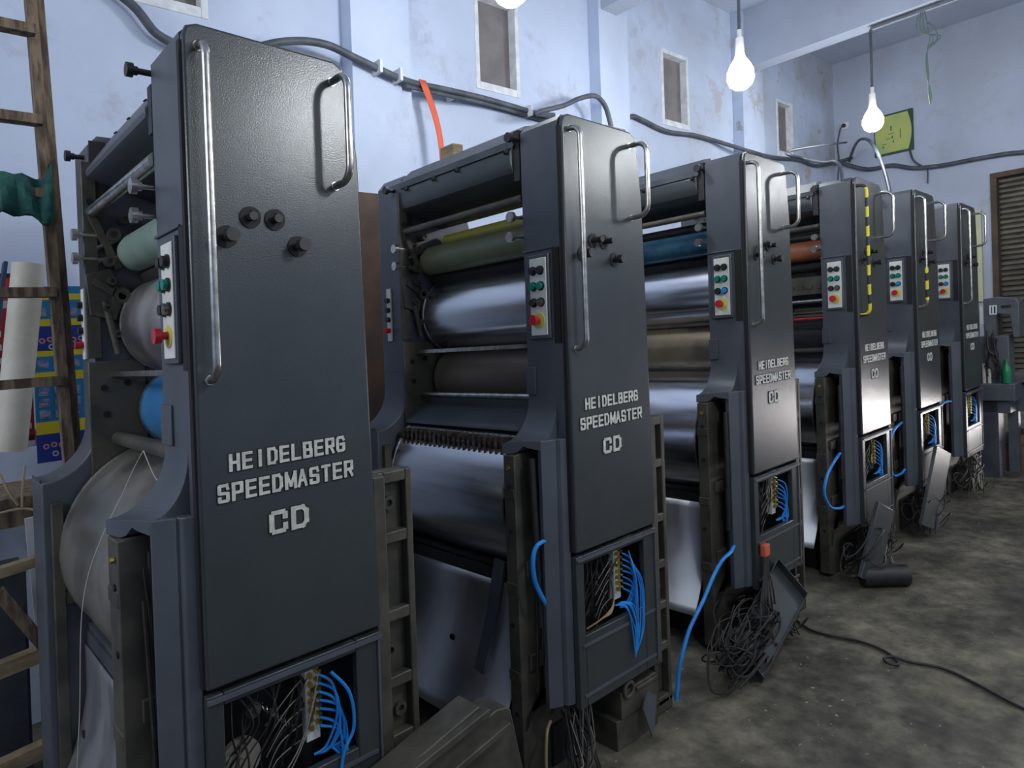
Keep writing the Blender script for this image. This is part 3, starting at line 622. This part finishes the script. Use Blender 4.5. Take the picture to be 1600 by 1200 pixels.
# unit three tangle, hinged cover
z2 = U[2][1]
for k, uu in ((2, u2), (3, u3), (4, u4), (5, u5)):
    zf = U[k][1]; n = {2: 90, 3: 26, 4: 22, 5: 16}[k]
    b_ = MB()
    for q in range(n):
        cx, cy, cz = (rnd.uniform(-.36, -.03), rnd.uniform(-.13, -.03), rnd.uniform(zf+.05, .08)) if k == 2 and q % 4 else (rnd.uniform(-.10, .22), rnd.uniform(-.10, .06), rnd.uniform(zf+.03, .10)); P = []
        a0 = rnd.uniform(0, 6.28); rr = rnd.uniform(.04, .11)
        for t in range(7): P.append((cx+rr*math.cos(a0+t*.8)+rnd.uniform(-.02, .02), cy+rr*.5*math.sin(a0+t*.8), max(zf+.008, cz+rr*.6*math.sin(a0*1.7+t*.9))))
        b_.tube(P, rnd.uniform(.0022, .0048), 6, 5)
    for q in range(n//2): b_.tube([(rnd.uniform(.0, .3), rnd.uniform(.0, .05), .15), (rnd.uniform(-.05, .25), rnd.uniform(-.08, .0), .08), (rnd.uniform(-.1, .2), rnd.uniform(-.1, .0), zf+.03)], .003, 6, 6)
    o = b_.build('wiring_tangle', 'wire', uu); o['kind'] = 'stuff'
    bundle(uu, 'pale_wiring_strands', 'wirew', 7 if k == 2 else 4, ((.05, .25), (-.02, .02), (.14, .2)), ((-.10, .15), (-.12, -.02), (zf+.03, zf+.12)), (.0016, .0026), mids=.05)
    MB().tube([(-.05, .06, .93), (-.06, .055, .7), (-.055, .06, .4)], .012, 10, 6).build('vertical_hose', 'black', uu)
    MB().tube([(-.08, .06, .90), (-.09, .055, .7), (-.085, .06, .4)], .010, 10, 6).build('vertical_hose', 'black', uu)
def tray(u, c, ax, ay, az, d=.004, lip=.022):
    """hinged cover: shallow folded tray. ax, ay span the face, az points out of its back"""
    c, ax, ay, az = map(Vector, (c, ax, ay, az)); m_ = MB(); n = az.normalized()
    m_.obox(c, ax, ay, n*d/2)
    for (s_, a, b) in ((1, ax, ay), (-1, ax, ay), (1, ay, ax), (-1, ay, ax)):
        m_.obox(c+a*s_-a.normalized()*s_*d/2+n*lip, a.normalized()*d/2, b, n*lip)
    o = m_.build('hinged_cover', 'paint', u, bevel=.002); return o
# unit three: cover dropped open, leaning out from the foot
o = tray(u2, (-.04, -.083, .041), (-.018, -.07, -.055), (-.187, .006, -.109), (-.46, -.48, .76), lip=.024); o['label'] = 'lower cover hanging open'
o = tray(u3, (-.019, -.085, .069), (.08, -.01, -.04), (-.135, 0, -.162), (.2, .95, .1), lip=.010); o['label'] = 'lower cover hanging at a slant'
o = tray(u4, (.024, -.085, .137), (.10, -.01, -.04), (-.161, 0, -.21), (.2, .95, .1), lip=.010); o['label'] = 'lower cover hanging at a slant'
for k, uu, pts in ((2, u2, [(-.06, .05, .33), (-.165, .01, .335), (-.25, .0, .325), (-.32, .0, .28), (-.39, .0, .215), (-.455, .0, .165), (-.507, .0, .12), (-.57, .0, .02), (-.60, .0, -.10)]),
    (3, u3, [(-.10, .06, .54), (-.20, .05, .515), (-.29, .05, .46), (-.331, .05, .378), (-.27, .05, .295), (-.16, .05, .262), (-.10, .05, .26)]),
    (4, u4, [(-.10, .06, .55), (-.266, .05, .528), (-.36, .05, .44), (-.35, .05, .34), (-.30, .05, .26), (-.168, .05, .246), (-.10, .05, .26)]), (5, u5, [(-.10, .05, .56), (-.25, .05, .57), (-.42, .05, .54)])):
    MB().tube(pts, .0075, 10, 8).build('air_hose', 'hose', uu)
# cables on top of the units
def top_cable(u, pts, r=.011): return MB().tube(pts, r, 10, 8).build('supply_cable', 'cable', u)
top_cable(u3, [(.015, .05, 1.99), (.012, .055, 2.06), (.03, .09, 2.105), (.10, .18, 2.13), (.22, .33, 2.20), (.36, .50, 2.30), (2.0, 1.0, 2.68), (3.6, 1.36, 3.02)], .009)

# ------------------------------------------------------------------ cables along the walls (one run each)
def pt(y, *xz): return [(x, y, z) for (x, z) in xz]
WY = Y1-.125
def cablething(name, pts, r, label, cat='cable', m='cable', group=None, n=8):
    o = MB().tube(pts, r, 10, n).build(name, m); tag(o, label, cat, group); return o
run = [(-.6, 1.75, 3.20), (-.1, 1.75, 3.05), (.34, 1.75, 2.86), (.50, 1.75, 2.72), (.75, 1.74, 2.70), (1.05, 1.70, 2.81), (1.25, 1.66, 2.83), (1.45, 1.66, 2.795), (1.75, 1.66, 2.74), (2.05, 1.70, 2.76), (2.4, 1.75, 2.785), (2.8, 1.77, 2.78), (3.15, 1.77, 2.76), (3.30, 1.77, 2.74)]
o = MB().tube(run, .020, 10, 8).tube([(x, y, z-.03) for (x, y, z) in run[8:]], .012, 8, 8).build('cable_bundle', 'cable'); tag(o, 'thick grey cable bundle sagging along the left wall behind the first two units', 'cable')
for k, (x, z) in enumerate(((1.57, 2.775), (1.70, 2.755), (2.15, 2.765), (2.82, 2.775))):
    MB().box(x-.008, x+.008, 1.62 if x < 1.85 else 1.725, 1.79, z-.035, z+.035).build('cable_clip', 'paper', None) and None
for o, q in zip([x for x in C.objects if x.name.startswith('cable_clip')], ('on the first pilaster, its left edge', 'on the first pilaster, its right edge', 'just right of the orange strap', 'under the second window')):
    tag(o, 'small white cable clip ' + q, 'cable clip', 'clips on the cable bundle')
cablething('cable_run', [(3.9, 1.77, 2.86), (3.98, 1.77, 2.93), (4.12, 1.77, 2.92), (4.45, 1.77, 2.88), (4.85, 1.77, 2.905), (5.15, 1.76, 2.90), (5.42, 1.70, 2.86), (5.75, 1.66, 2.83), (6.02, 1.70, 2.85), (6.5, 1.77, 2.90), (6.9, 1.77, 2.93), (7.3, 1.77, 2.915), (7.7, 1.75, 2.98), (7.86, 1.6, 3.03)], .018, 'grey cable clipped along the left wall under the third window')
cablething('arched_wall_cable', [(3.0, 1.70, 2.76)] + [(2.74, 1.6, 2.706), (2.989, 1.6, 2.793), (3.155, 1.6, 2.869), (3.327, 1.6, 2.917), (3.431, 1.6, 2.868), (3.483, 1.6, 2.763), (3.501, 1.6, 2.697)], .017, 'dark cable arching off the wall over the top of the second unit')
cablething('wall_cable', [(7.80, 1.72, 3.0), (7.84, 1.45, 2.86), (7.85, 1.2, 2.845), (7.85, 1.0, 2.77), (7.85, .75, 2.735), (7.85, .45, 2.73), (7.85, .2, 2.72), (7.85, 0, 2.70), (7.85, -.5, 2.72), (7.85, -1.2, 2.8)], .022, 'black cable bundle drooping across the far wall above the shutter')
cablething('arched_cable', [(7.83, 1.62, 2.99), (7.5, 1.45, 3.05), (7.1, 1.25, 3.03), (6.6, 1.0, 2.90), (6.1, .77, 2.70), (5.6, .55, 2.44), (5.2, .38, 2.18), (4.9, .28, 2.02)], .014, 'black cable arching from the wall down onto the fifth unit')
cablething('drop_cable', [(7.87, 1.03, 2.98), (7.86, 1.0, 2.86), (7.85, .93, 2.78), (7.84, .88, 2.75)], .010, 'thin black cable dropping from the yellow sign to the wall cable')
s = MB().box(X1-.03, X1, 1.635, 1.72, 3.37, 3.45).build('wall_socket', 'frame', None, bevel=.004); tag(s, 'small square wall socket on the far wall left of the yellow sign', 'socket')
o = thing('plug_lead', (X1-.05, 1.69, 2.9), 'thin black lead hanging from the far wall socket down to the cables', 'cable')
MBp = MB(); loc = (X1-.05, 1.69, 2.9)
MBp.cyl((.012, -.012, .51), (-.012, -.012, .51), .022, 14); MBp.build('plug', 'black', o)
MB().tube([(-.01, -.01, .51), (-.02, .02, .46), (-.01, .055, .30), (0, .05, .12), (.0, .07, -.12)], .008, 8, 8).build('lead', 'cable', o)
# yellow sign on the far wall
sg = thing('wall_sign', (X1-.02, 1.18, 2.97), 'faded yellow sign on a dark green board, hung high on the far wall', 'sign')
MB().box(-.012, .02, -.185, .19, .0, .44).build('sign_board', 'sign_g', sg)
P = [(-.14, .02)] + [(-.14-.035*math.sin(math.pi*t/8), .02+.40*t/8) for t in range(1, 8)] + [(-.14, .42), (.15, .42)] + [(.15+.03*math.sin(math.pi*t/8), .42-.40*t/8) for t in range(1, 8)] + [(.15, .02)]
MB().prism(P, -.018, -.012, 'x').build('yellow_face', 'sign_y', sg)
mk = MB()
for (y, z, a, b) in ((.02, .28, .006, .05), (.02, .22, .028, .006), (.01, .18, .006, .03), (.05, .17, .02, .005), (.0, .13, .005, .03), (.09, .12, .02, .006), (.10, .09, .006, .02), (-.07, .20, .004, .10)): mk.box(-.0195, -.018, y-a, y+a, z-b*.5, z+b*.5)
mk.build('faded_mark', 'ink', sg)

# ------------------------------------------------------------------ bulbs hanging from the beams
def bulb(x, y, zb, zt, r, label, power=46):
    t = thing('hanging_bulb', (x, y, zb), label, 'light bulb', 'bare bulbs hanging from the beams')
    h = r*2.75
    prof = [(.001, 0), (r*.45, .04*h), (r*.8, .14*h), (r, .32*h), (r*.96, .52*h), (r*.72, .72*h), (r*.42, .88*h), (r*.30, h)]
    MB().lathe((0, 0, 0), prof, 20).build('glass_bulb', 'bulb' if power < 50 else 'bulb2', t)
    MB().cyl((0, 0, h), (0, 0, h+.10), .028, 16, .022).cyl((0, 0, h+.10), (0, 0, h+.15), .014, 12).build('lamp_socket', 'socket', t)
    MB().tube([(0, 0, h+.14), (.004, 0, (h+zt-zb)/2), (0, 0, zt-zb)], .010, 8, 4).build('cord', 'cable', t)
    return t
bulb(3.555, .65, 2.695, 3.62, .080, 'lit bulb, larger of the two seen whole, right of the middle window')
bulb(5.72, .65, 2.75, 3.56, .078, 'lit bulb hanging in front of the yellow wall sign')
bulb(1.60, .65, 2.695, 3.62, .078, 'lit bulb at the top edge of the picture above the second unit')
bulb(1.10, -1.38, 2.22, ZC, .070, 'lit bulb on a long cord in front of the nearest unit', 58)
bulb(3.20, -1.38, 2.28, ZC, .070, 'lit bulb on a long cord in front of the third unit', 58)
bulb(5.28, -1.38, 2.28, ZC, .070, 'lit bulb on a long cord in front of the farthest unit', 58)
o = MB().tube([(5.72, .65, 3.56), (5.72, .64, 3.60), (5.72, .3, 3.60), (5.72, -1.5, 3.60)], .016, 8, 1).build('conduit_pipe', 'cable'); tag(o, 'dark conduit pipe running under the far beam to the bulb', 'pipe')
w_ = MB()
for k in range(4):
    e = k*.012; w_.tube([(5.75, .27+e, 3.6), (5.75, .25+e*2, 3.45), (5.75, .24-e*2, 3.36), (5.75, .26, 3.28), (5.75, .255+e*.4, 3.1), (5.75, .26-e*.5, 2.95), (5.75, .25, 2.86)], .0035, 6, 6)
w_.tube([(5.75, .25, 3.50), (5.75, .20, 3.42), (5.75, .19, 3.34), (5.75, .24, 3.30)], .005, 6, 6)
o = w_.build('hanging_wire', 'gwire'); tag(o, 'knotted grey-green wire dangling from the far beam beside the bulb', 'wire')
o = MB().tube([(7.86, .87, 2.74), (7.86, .868, 2.66), (7.86, .872, 2.58)], .007, 6, 3).build('wire_stub', 'cable'); tag(o, 'short stub of wire below the far wall cable', 'wire')

# ------------------------------------------------------------------ strap and wood block behind unit two
o = MB().grid(2, 14, lambda a, b: (1.865-.03*b+.05*math.sin(b*2.6)+(a-.5)*(.05-.02*b), 1.655-.16*b, 2.765-.53*b), ).build('orange_strap', 'strap', solid=.004); tag(o, 'orange webbing strap hanging from the cable bundle behind the second unit', 'strap')
o = MB().box(1.16+.13, 1.16+.185, .70, .79, 1.995, 2.085).build('wood_block', 'woodl', bevel=.006); tag(o, 'small wood block standing on the second unit', 'wood block')
# rusty sheet behind between units one and two
o = MB().box(1.20, 1.70, 1.40, 1.44, ZF, 2.03).box(1.195, 1.22, 1.39, 1.45, ZF, 2.03).build('rusty_sheet', 'rusty', bevel=.003); tag(o, 'tall rusty brown steel sheet standing behind the gap between first and second unit', 'metal sheet')

# ------------------------------------------------------------------ ladder, table and clutter at the left
ld = thing('wooden_ladder', (-.15, 1.12, ZF), 'weathered wooden ladder leaning at the left edge, green cloth over one rung', 'ladder')
lx, ly, lz = -.15, 1.12, ZF
def LP(z, s): # right stile x drifts outward towards the foot
    return (s + .0*z)
def stile(xb, xt, yb, yt, zt, lab=None):
    m_ = MB(); m_.beam((xb-lx, yb-ly, 0), (xt-lx, yt-ly, zt-lz), .030, .045, (0, 1, 0)); return m_.build('stile', 'wood', ld)
stile(.005, -.105, 1.10, 1.16, 3.0); stile(.03, -.082, 1.12, 1.18, 3.0); stile(-.46, -.40, 1.10, 1.16, 3.0)
for z in (2.365, 2.08, 1.845, 1.53, 1.245, .695, .40, .10):
    f = (z-ZF)/3.1; xr = .005-.11*f
    rg = MB(); rg.beam((-.46-lx, 1.115-ly, z-lz-(.0 if z > 1 else .05)), (xr-lx, 1.115-ly, z-lz), .045, .030 if z > .5 else .045); rg.build('rung', 'wood' if z > .8 else 'woodl', ld)
MB().beam((-.24-lx, 1.10-ly, .62-lz), (-.08-lx, 1.10-ly, .33-lz), .03, .035).build('brace', 'wood', ld)
cl = MB().grid(16, 14, lambda a, b: (-.30+.245*a, 1.075+.018*math.sin(a*14+b*5)+.04*abs(2*b-1)*0 + .05*(1-abs(2*b-1)), 1.875+.012*math.sin(a*19)-.135*abs(2*b-1)**1.2+.03*a + .02*math.sin(a*9+3)+(.05*max(0, a-.75)*4*(1-abs(2*b-1))))).build('green_cloth', 'cloth', solid=.006); tag(cl, 'dark green cloth draped over a ladder rung', 'cloth')
# paper tube, backing board, prints
tb = thing('paper_tube', (-.15, 1.50, 1.002), 'thick cream paper tube leaning among the printed sheets at the left', 'tube')
MB().cyl((0, 0, 0), (.078, 0, .668), .052, 32).build('tube_body', 'pvc', tb); 
nb = MB(); nb.beam((-.225, 1.57, 1.0), (-.135, 1.57, 1.685), .012, .06, (0, 1, 0)); o = nb.build('navy_board', 'navy'); tag(o, 'narrow navy board leaning behind the cream paper tube', 'board')
def poster(name, m, x0, x1, y, z0, z1, lab, shear=0):
    t = thing(name, ((x0+x1)/2, y, z0), lab, 'printed sheet'); hw = (x1-x0)/2
    MB().box(-hw, hw, -.0015, .0015, 0, z1-z0).build('sheet', m, t); return t, hw, z1-z0
t, hw, h = poster('printed_sheet', 'print_b', -.055, .16, 1.60, .93, 1.60, 'blue and yellow printed sheet hanging beside the cream tube')
q = MB(); q2 = MB()
for (za, zb) in ((.24, .44), (.525, .595), (.82, .91)):
    nz = max(1, int((zb-za)*h/.042))
    for r_ in range(nz):
        for c_ in range(4): 
            x = -hw+.012+c_*.052; z = h*za+.006+r_*.043; q.box(x, x+.036, -.003, -.0015, z, z+.032); q2.box(x+.006, x+.03, -.004, -.003, z+.008, z+.016)
q.build('box_motif', 'pale_blue_box', t); q2.build('motif_stripe', 'pink', t)
q = MB(); 
for (z, n_) in ((.69, 7), (.09, 7)):
    for k in range(n_): q.ring((-hw+.03+k*.026, -.0015, h*z+.004*(k % 2)), (0, -1, 0), .005, .011, .0015, 10)
q.build('script_lettering', 'pink', t)
q = MB()
for (z, n_) in ((.655, 4), (.045, 4)):
    for k in range(n_): q.ring((-hw+.06+k*.03, -.0015, h*z), (0, -1, 0), .006, .011, .0015, 10)
q.build('script_word', 'paper', t)
t, hw, h = poster('printed_sheet', 'print_r', -.235, -.058, 1.615, 1.00, 1.65, 'red and black printed sheet behind the cream tube')
q = MB()
for r_ in range(9):
    for c_ in range(4): 
        x = -hw+.008+c_*.042; z = h*.10+r_*.05; q.box(x+.022, x+.034, -.003, -.0015, z, z+.022)
q.build('white_motif', 'paper', t)
o = MB().box(-.30, .14, 1.62, 1.64, .997, 1.06).build('white_sheet_stack', 'paper'); tag(o, 'white paper stack standing on the wooden table under the printed sheets', 'paper')
tbl = thing('wooden_table', (-.15, 1.40, ZF), 'rough wooden table with splintered edge behind the ladder', 'table')
MB().box(-.35, .15, -.14, .26, .955, .995).build('table_top', 'wood', tbl, bevel=.004)
MB().box(-.35, .15, -.15, -.12, .90, .955).build('apron', 'wood', tbl)
for x in (-.30, .12):
    for y in (-.12, .22): MB().box(x-.025, x+.025, y-.025, y+.025, 0, .955).build('leg', 'wood', tbl)
o = MB().box(-.25, -.14, 1.31, 1.50, ZF, .62).box(-.24, -.15, 1.30, 1.31, ZF+.1, .5).build('grey_cabinet', 'paintd'); tag(o, 'dark grey metal cabinet under the wooden table', 'cabinet')
o = MB().beam((-.085, 1.235, ZF), (-.130, 1.235, .80), .035, .012, (0, 1, 0)).build('pale_plank', 'paper'); tag(o, 'pale upright strip leaning under the wooden table', 'plank')
o = MB().grid(10, 24, lambda a, b: (-.05+.10*a+.01*math.sin(b*20), 1.215-.015*math.sin(a*3.14)-.012*math.sin(b*31+a*7), ZF+.02+.87*b)).build('grey_sack', 'bag', solid=.01); tag(o, 'coarse grey sacking hanging under the table beside the first unit', 'sack')
tw = MB()
for (a, b, c) in (((-.21, 1.24, .96), (-.19, 1.22, .90), (-.165, 1.22, .85)), ((-.14, 1.24, .97), (-.15, 1.23, .90), (-.155, 1.22, .84)), ((-.24, 1.23, .83), (-.15, 1.22, .835), (-.08, 1.20, .80)), ((-.12, 1.22, .74), (-.09, 1.21, .77), (-.07, 1.2, .79))): tw.tube([a, b, c], .004, 6, 5)
o = tw.build('straw_twine', 'jute'); tag(o, 'straw-coloured twine hanging over the table edge', 'twine')

# ------------------------------------------------------------------ broken casting in the foreground between units one and two
bc = thing('broken_casting', (.62, -.05, ZF), 'dirty broken machine casting lying tilted between first and second unit', 'casting')
def Pb(x, y, z): return (x-.62, y+.05, z-ZF)
a = MB(); top_ = [(.36, .285), (.50, .32), (.640, .352), (.655, .330), (.672, .312), (.70, .318), (.735, .310), (.748, .298)]
low = [(.80, .06), (.80, ZF), (.36, ZF)]
a.prism([(x-.62, z-ZF) for (x, z) in top_+low], -.07, .015, 'y'); a.build('casting_plate', 'cast', bc, bevel=.004)
a = MB(); a.beam(Pb(.36, -.12, .28), Pb(.66, -.12, .335), .04, .02); a.beam(Pb(.40, -.13, .22), Pb(.72, -.13, .28), .04, .018); a.build('rusty_rib', 'cast', bc, bevel=.003)
# ------------------------------------------------------------------ cable and roller on the floor
cablething('floor_cable', [(2.72, .06, ZF+.01), (2.60, -.10, ZF+.01), (2.62, -.28, ZF+.01), (2.60, -.38, ZF+.01), (2.545, -.45, ZF+.01), (2.50, -.47, ZF+.012), (2.485, -.44, ZF+.016), (2.51, -.42, ZF+.018), (2.55, -.44, ZF+.016), (2.56, -.50, ZF+.01), (2.58, -.60, ZF+.01), (2.53, -.72, ZF+.01), (2.45, -.86, ZF+.01), (2.40, -1.0, ZF+.01), (2.2, -1.5, ZF+.01)], .006, 'thin black cable looped across the concrete floor', m='black')
fr_ = thing('floor_roller', (3.38, -.12, ZF), 'short black roller lying on the floor by the fourth unit', 'roller')
MB().cyl((-.10, .06, .052), (.05, -.10, .052), .052, 24).build('roller_body', 'black', fr_); MB().cyl((.05, -.10, .052), (.056, -.106, .052), .03, 16).build('end_cap', 'wire', fr_)

# ------------------------------------------------------------------ delivery console, bench and clutter at the far end
dc = thing('delivery_console', (6.35, .0, ZF), 'grey delivery console with hinged side arm beside the farthest unit', 'console')
MB().prism([(.06, 1.02), (.06, 1.44), (-.02, 1.45), (-.15, 1.43), (-.17, 1.40), (-.17, 1.12), (-.13, 1.12), (-.11, 1.30), (-.02, 1.32), (-.02, 1.02)], -.10, .06, 'x').build('console_head', 'console', dc, bevel=.006)
MB().box(-.10, .08, -.10, .10, .52, 1.14).build('console_body', 'console', dc, bevel=.006)
MB().box(-.14, .10, -.14, .16, .62, .76).build('console_shelf', 'console', dc, bevel=.008)
MB().box(-.10, .08, -.02, .12, 0, .62).build('console_leg', 'paintd', dc, bevel=.004)
MB().box(-.107, -.10, -.03, .02, 1.31, 1.385).build('notice', 'paper', dc)
MB().box(-.1075, -.107, -.022, -.012, 1.32, 1.375).box(-.1075, -.107, .0, .006, 1.32, 1.375).build('notice_print', 'black', dc)
MB().box(-.112, -.10, .085, .10, 1.22, 1.36).box(-.112, -.10, .065, .08, 1.24, 1.38).build('indicator_strip', 'white', dc)
MB().box(-.106, -.10, -.12, -.06, 1.36, 1.38).build('console_slot', 'hole', dc)
cn = MB().box(.02, .065, -.045, -.022, .275, .325).build('orange_connector', 'strap', u2, bevel=.004)
for k in range(6): MB().tube([(.03+.005*k, -.035, .28), (.0+.01*k, -.045, .20), (-.08+.02*k, -.07, .12+.01*k), (-.12+.03*k, -.08, .05)], .003, 6, 6).build('connector_lead', 'wire', cn)
o = bundle(dc, 'console_wiring', 'wire', 12, ((-.15, -.12), (-.04, .06), (1.0, 1.25)), ((-.16, -.12), (-.06, .06), (.78, .9)), (.003, .006), mids=.03)
bt = thing('green_bottle', (6.232, -.085, ZF+.762), 'green bottle standing on the console shelf', 'bottle')
MB().lathe((0, 0, 0), [(.001, 0), (.028, .0), (.030, .08), (.028, .12), (.012, .15), (.011, .17)], 18).build('bottle_body', 'green', bt); MB().cyl((0, 0, .17), (0, 0, .19), .012, 12).build('cap', 'green', bt)
o = MB().box(6.215, 6.245, -.05, .0, ZF+.762, ZF+.772).beam((6.222, .0, ZF+.80), (6.222, -.05, ZF+.772), .02, .004).build('blue_rag', 'navy'); tag(o, 'blue rag lying on the console shelf', 'cloth')
for k, (y, z, h) in enumerate(((.060, ZF+.76, .16), (.026, ZF+.76, .12))):
    o = MB().cyl((6.228, y, z+.002), (6.230, y+.002, z+h), .013, 14).build('white_tube', 'pvc'); tag(o, ['taller white tube standing on the console shelf', 'shorter white tube standing on the console shelf'][k], 'tube', 'white tubes on the console shelf')
bn = thing('work_bench', (6.9, -.42, ZF), 'long grey work bench with dark top at the right edge', 'bench')
MB().box(-.40, .40, -.75, .40, .74, .80).build('bench_top', 'gtop', bn, bevel=.006)
MB().box(-.36, .36, -.73, .38, .50, .72).build('bench_apron', 'console', bn)
for x in (-.34, .34):
    for y in (-.70, .36): MB().box(x-.035, x+.035, y-.035, y+.035, 0, .72).build('leg', 'console', bn)
o = MB().box(6.60, 6.95, -.30, .02, ZF, ZF+.30).box(6.58, 6.97, -.32, .04, ZF+.22, ZF+.30).build('wooden_crate', 'bwood', bevel=.004); tag(o, 'brown wooden crate under the long bench', 'crate')
o = MB().box(6.62, 6.76, -.24, -.12, ZF+.30, ZF+.37).ring((6.61, -.18, ZF+.335), (-1, 0, 0), .015, .03, .01).build('machine_fitting', 'cast'); tag(o, 'small metal fitting on top of the brown crate', 'fitting')
o = MB().box(6.35, 6.40, -.36, -.22, ZF, ZF+.10).box(6.36, 6.39, -.34, -.24, ZF+.1, ZF+.13).build('pale_carton', 'paper', bevel=.003); tag(o, 'pale carton on the floor at the right edge', 'carton')
o = MB().box(7.865, 7.895, .42, .62, 1.30, 2.22).build('yellow_notice', 'notice'); tag(o, 'pale yellow notice on the far wall beside the shutter', 'notice')
